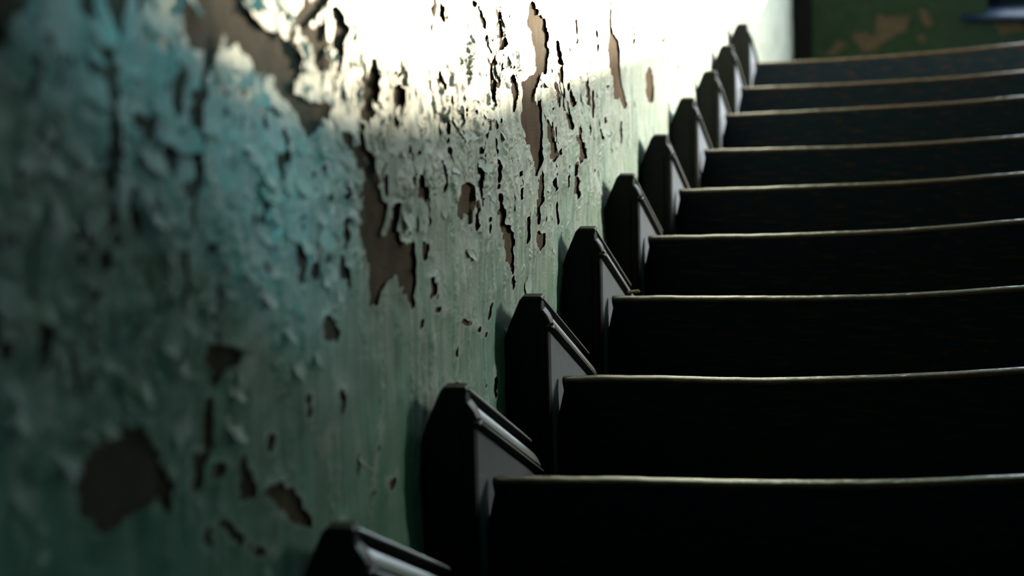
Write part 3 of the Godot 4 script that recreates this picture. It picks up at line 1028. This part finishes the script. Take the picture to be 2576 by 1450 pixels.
func bench_end(root: Node3D, top: float, x: float, side: float) -> void:
	# post at the rear, sloping cap moulding, and the panel under it
	var slope := 0.30
	var rings := []
	var cut := cap_outline()
	for z in [-0.014, -0.018, -0.16, -0.32, -0.48, -0.645, -0.655]:
		var ring := []
		var inset := 0.0035 if z > -0.016 or z < -0.65 else 0.0
		for p in cut:
			var q: Vector2 = Vector2(0.037, -0.045) + (p - Vector2(0.037, -0.045)) * (1.0 - inset / 0.035)
			ring.append(Vector3(x + side * q.x, top + q.y - slope * maxf(0.0, -z - 0.01), z))
		rings.append(ring)
	put("cap_moulding", loft(rings), mats.moulding_wood, root)  # dark base stands in for the shaded hollows
	# its ridges, in a pale colour that paints in their light: the top bead, the broad band, the lower fillet
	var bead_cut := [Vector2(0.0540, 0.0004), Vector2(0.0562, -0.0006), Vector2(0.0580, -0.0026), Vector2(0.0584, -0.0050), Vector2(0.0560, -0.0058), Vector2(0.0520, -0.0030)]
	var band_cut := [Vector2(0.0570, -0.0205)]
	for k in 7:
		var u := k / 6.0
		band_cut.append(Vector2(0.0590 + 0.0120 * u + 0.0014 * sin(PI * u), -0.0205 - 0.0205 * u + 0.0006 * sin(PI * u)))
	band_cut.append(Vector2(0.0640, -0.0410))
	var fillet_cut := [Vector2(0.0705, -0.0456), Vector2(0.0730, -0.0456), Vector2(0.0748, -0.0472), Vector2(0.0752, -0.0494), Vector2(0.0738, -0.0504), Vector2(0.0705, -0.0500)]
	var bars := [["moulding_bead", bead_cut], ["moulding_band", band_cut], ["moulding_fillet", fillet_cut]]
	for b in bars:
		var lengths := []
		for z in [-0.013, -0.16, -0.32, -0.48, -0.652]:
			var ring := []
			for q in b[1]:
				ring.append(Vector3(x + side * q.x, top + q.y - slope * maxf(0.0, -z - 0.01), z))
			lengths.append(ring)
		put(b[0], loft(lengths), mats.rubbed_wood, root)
	var two := []
	for z in [0.006, 0.003, -0.028]:
		var ring := []
		var k := 0.94 if z > 0.004 else 1.004
		for p in cut:
			if p.y > -0.084 and not (p.x > 0.03 and p.x < 0.0575 and p.y < -0.008):
				var q: Vector2 = Vector2(0.037, -0.045) + (p - Vector2(0.037, -0.045)) * k
				ring.append(Vector3(x + side * q.x, top + q.y, z))
		ring.append(Vector3(x + side * (0.066 + 0.03 * (k - 1.0)), 0.0, z))
		ring.append(Vector3(x - side * 0.03 * (k - 1.0), 0.0, z))
		two.append(ring)
	put("post", loft(two), mats.pew_end_wood, root)
	for bx in [0.050, 0.0615]:
		var bead := begin()
		add_box(bead, Vector3(x + side * bx - 0.0012, 0.0, 0.0), Vector3(x + side * bx + 0.0012, top - 0.045 - (bx - 0.05) * 1.2, 0.0082), 0.001)
		put("bead", done(bead), mats.pew_end_wood, root)
	var outline := [Vector2(-0.016, 0.0), Vector2(-0.016, top - 0.054)]
	for k in 6:
		var z := -0.10 * (k + 1)
		outline.append(Vector2(z, top - 0.052 - slope * (-z - 0.01)))
	outline.append(Vector2(-0.648, top - 0.07 - slope * 0.63))
	outline.append(Vector2(-0.655, top - 0.32))
	outline.append(Vector2(-0.62, 0.40))
	outline.append(Vector2(-0.66, 0.12))
	outline.append(Vector2(-0.66, 0.0))
	two = []
	for d in [0.002, 0.066]:
		var ring := []
		for p in outline:
			ring.append(Vector3(x + side * d, p.y, p.x))
		two.append(ring)
	put("end_panel", loft(two), mats.pew_panel_wood, root)


func pew_top(row: Array, x: float) -> float:
	var n: int = (row.size() - 2) / 2
	if x <= row[2]:
		return row[3]
	for k in n - 1:
		var x0: float = row[2 + 2 * k]
		var x1: float = row[4 + 2 * k]
		if x <= x1:
			var y0: float = row[3 + 2 * k]
			var y1: float = row[5 + 2 * k]
			var ya: float = row[1 + 2 * k] if k > 0 else y0 - (y1 - y0)
			var yb: float = row[7 + 2 * k] if k < n - 2 else y1 + (y1 - y0)
			return cubic_interpolate(y0, y1, ya, yb, (x - x0) / (x1 - x0))
	var rise: float = (row[-1] - row[-3]) / (row[-2] - row[-4])
	var d: float = x - row[-2]
	return row[-1] + rise * 0.25 * (1.0 - exp(-d / 0.25))


func pews() -> void:
	var fray := noise(61, 1.0, 3)
	for k in PEWS.size():
		var row: Array = PEWS[k]
		var root := Node3D.new()
		root.name = "pew" if k == 0 else "pew_%03d" % k
		root.position = Vector3(0.004, 0, -row[0])
		add_child(root)
		root.set_meta("label", PEW_LABELS[k])
		root.set_meta("category", "pew")
		root.set_meta("group", "dark pews in a row along the peeling wall")
		bench_end(root, row[1], 0.0, 1.0)
		bench_end(root, row[1], 2.40, -1.0)
		var left := 0.064
		var right := 2.336
		# the backrest, its end cut back towards the top
		var nx := 110
		var front := []
		var tops := []
		for i in nx:
			var x := lerpf(0.074, right, pow(float(i) / (nx - 1), 1.3))
			tops.append(Vector2(x, pew_top(row, x + 0.004) - 0.004))
		var y_end: float = tops[0].y
		front = [Vector2(right, 0.40), Vector2(left, 0.40), Vector2(left, y_end - 0.080), Vector2(left + 0.004, y_end - 0.055), Vector2(left + 0.012, y_end - 0.02)]
		for p in tops:
			front.append(p - Vector2(0, 0.0078))
		var rings := []
		for z in [-0.100, -0.126]:
			var ring := []
			for p in front:
				ring.append(Vector3(p.x, p.y, z))
			rings.append(ring)
		put("backrest", loft(rings), mats.pew_wood, root)
		# the worn rounded rail along its top
		var rail := []
		for i in tops.size():
			var p: Vector2 = tops[i]
			p.y += 0.0012 * fray.get_noise_2d(p.x * 14.0, k * 3.0) * (1.0 - 0.6 * smoothstep(0.15, 0.5, p.x))
			var ring := []
			for q in [Vector2(-0.0140, -0.0078), Vector2(-0.0140, -0.0045), Vector2(-0.0130, -0.0022), Vector2(-0.0105, -0.0008), Vector2(-0.004, 0.0), Vector2(0.004, 0.0), Vector2(0.0105, -0.0008), Vector2(0.0130, -0.0022), Vector2(0.0140, -0.0045), Vector2(0.0140, -0.0078)]:
				ring.append(Vector3(p.x, p.y + q.y, -0.113 - q.x))
			rail.append(ring)
		put("top_rail", loft(rail), mats.worn_wood, root)
		put("seat", box(Vector3(left + 0.002, 0.41, -0.56), Vector3(right - 0.002, 0.44, -0.127), 0.004), mats.pew_wood, root)
		put("seat_support", box(Vector3(left + 0.002, 0.02, -0.50), Vector3(right - 0.002, 0.41, -0.475), 0.003), mats.pew_wood, root)
		if k == 3:
			var chip := box(Vector3(-0.011, -0.0022, -0.006), Vector3(0.011, 0.0022, 0.006), 0.0018)
			var o := put("splinter", chip, mats.splinter_wood, root)
			o.position = Vector3(0.112, pew_top(row, 0.11) + 0.0035, -0.113)
			o.rotation = Vector3(0.1, 0.35, 0.06)
		if k == 4:
			var chip := box(Vector3(-0.002, -0.009, -0.004), Vector3(0.002, 0.009, 0.004), 0.0016)
			var o := put("splinter", chip, mats.splinter_wood, root)
			o.position = Vector3(0.058, 0.862, 0.0)
			o.rotation = Vector3(0.0, 0.3, 0.6)
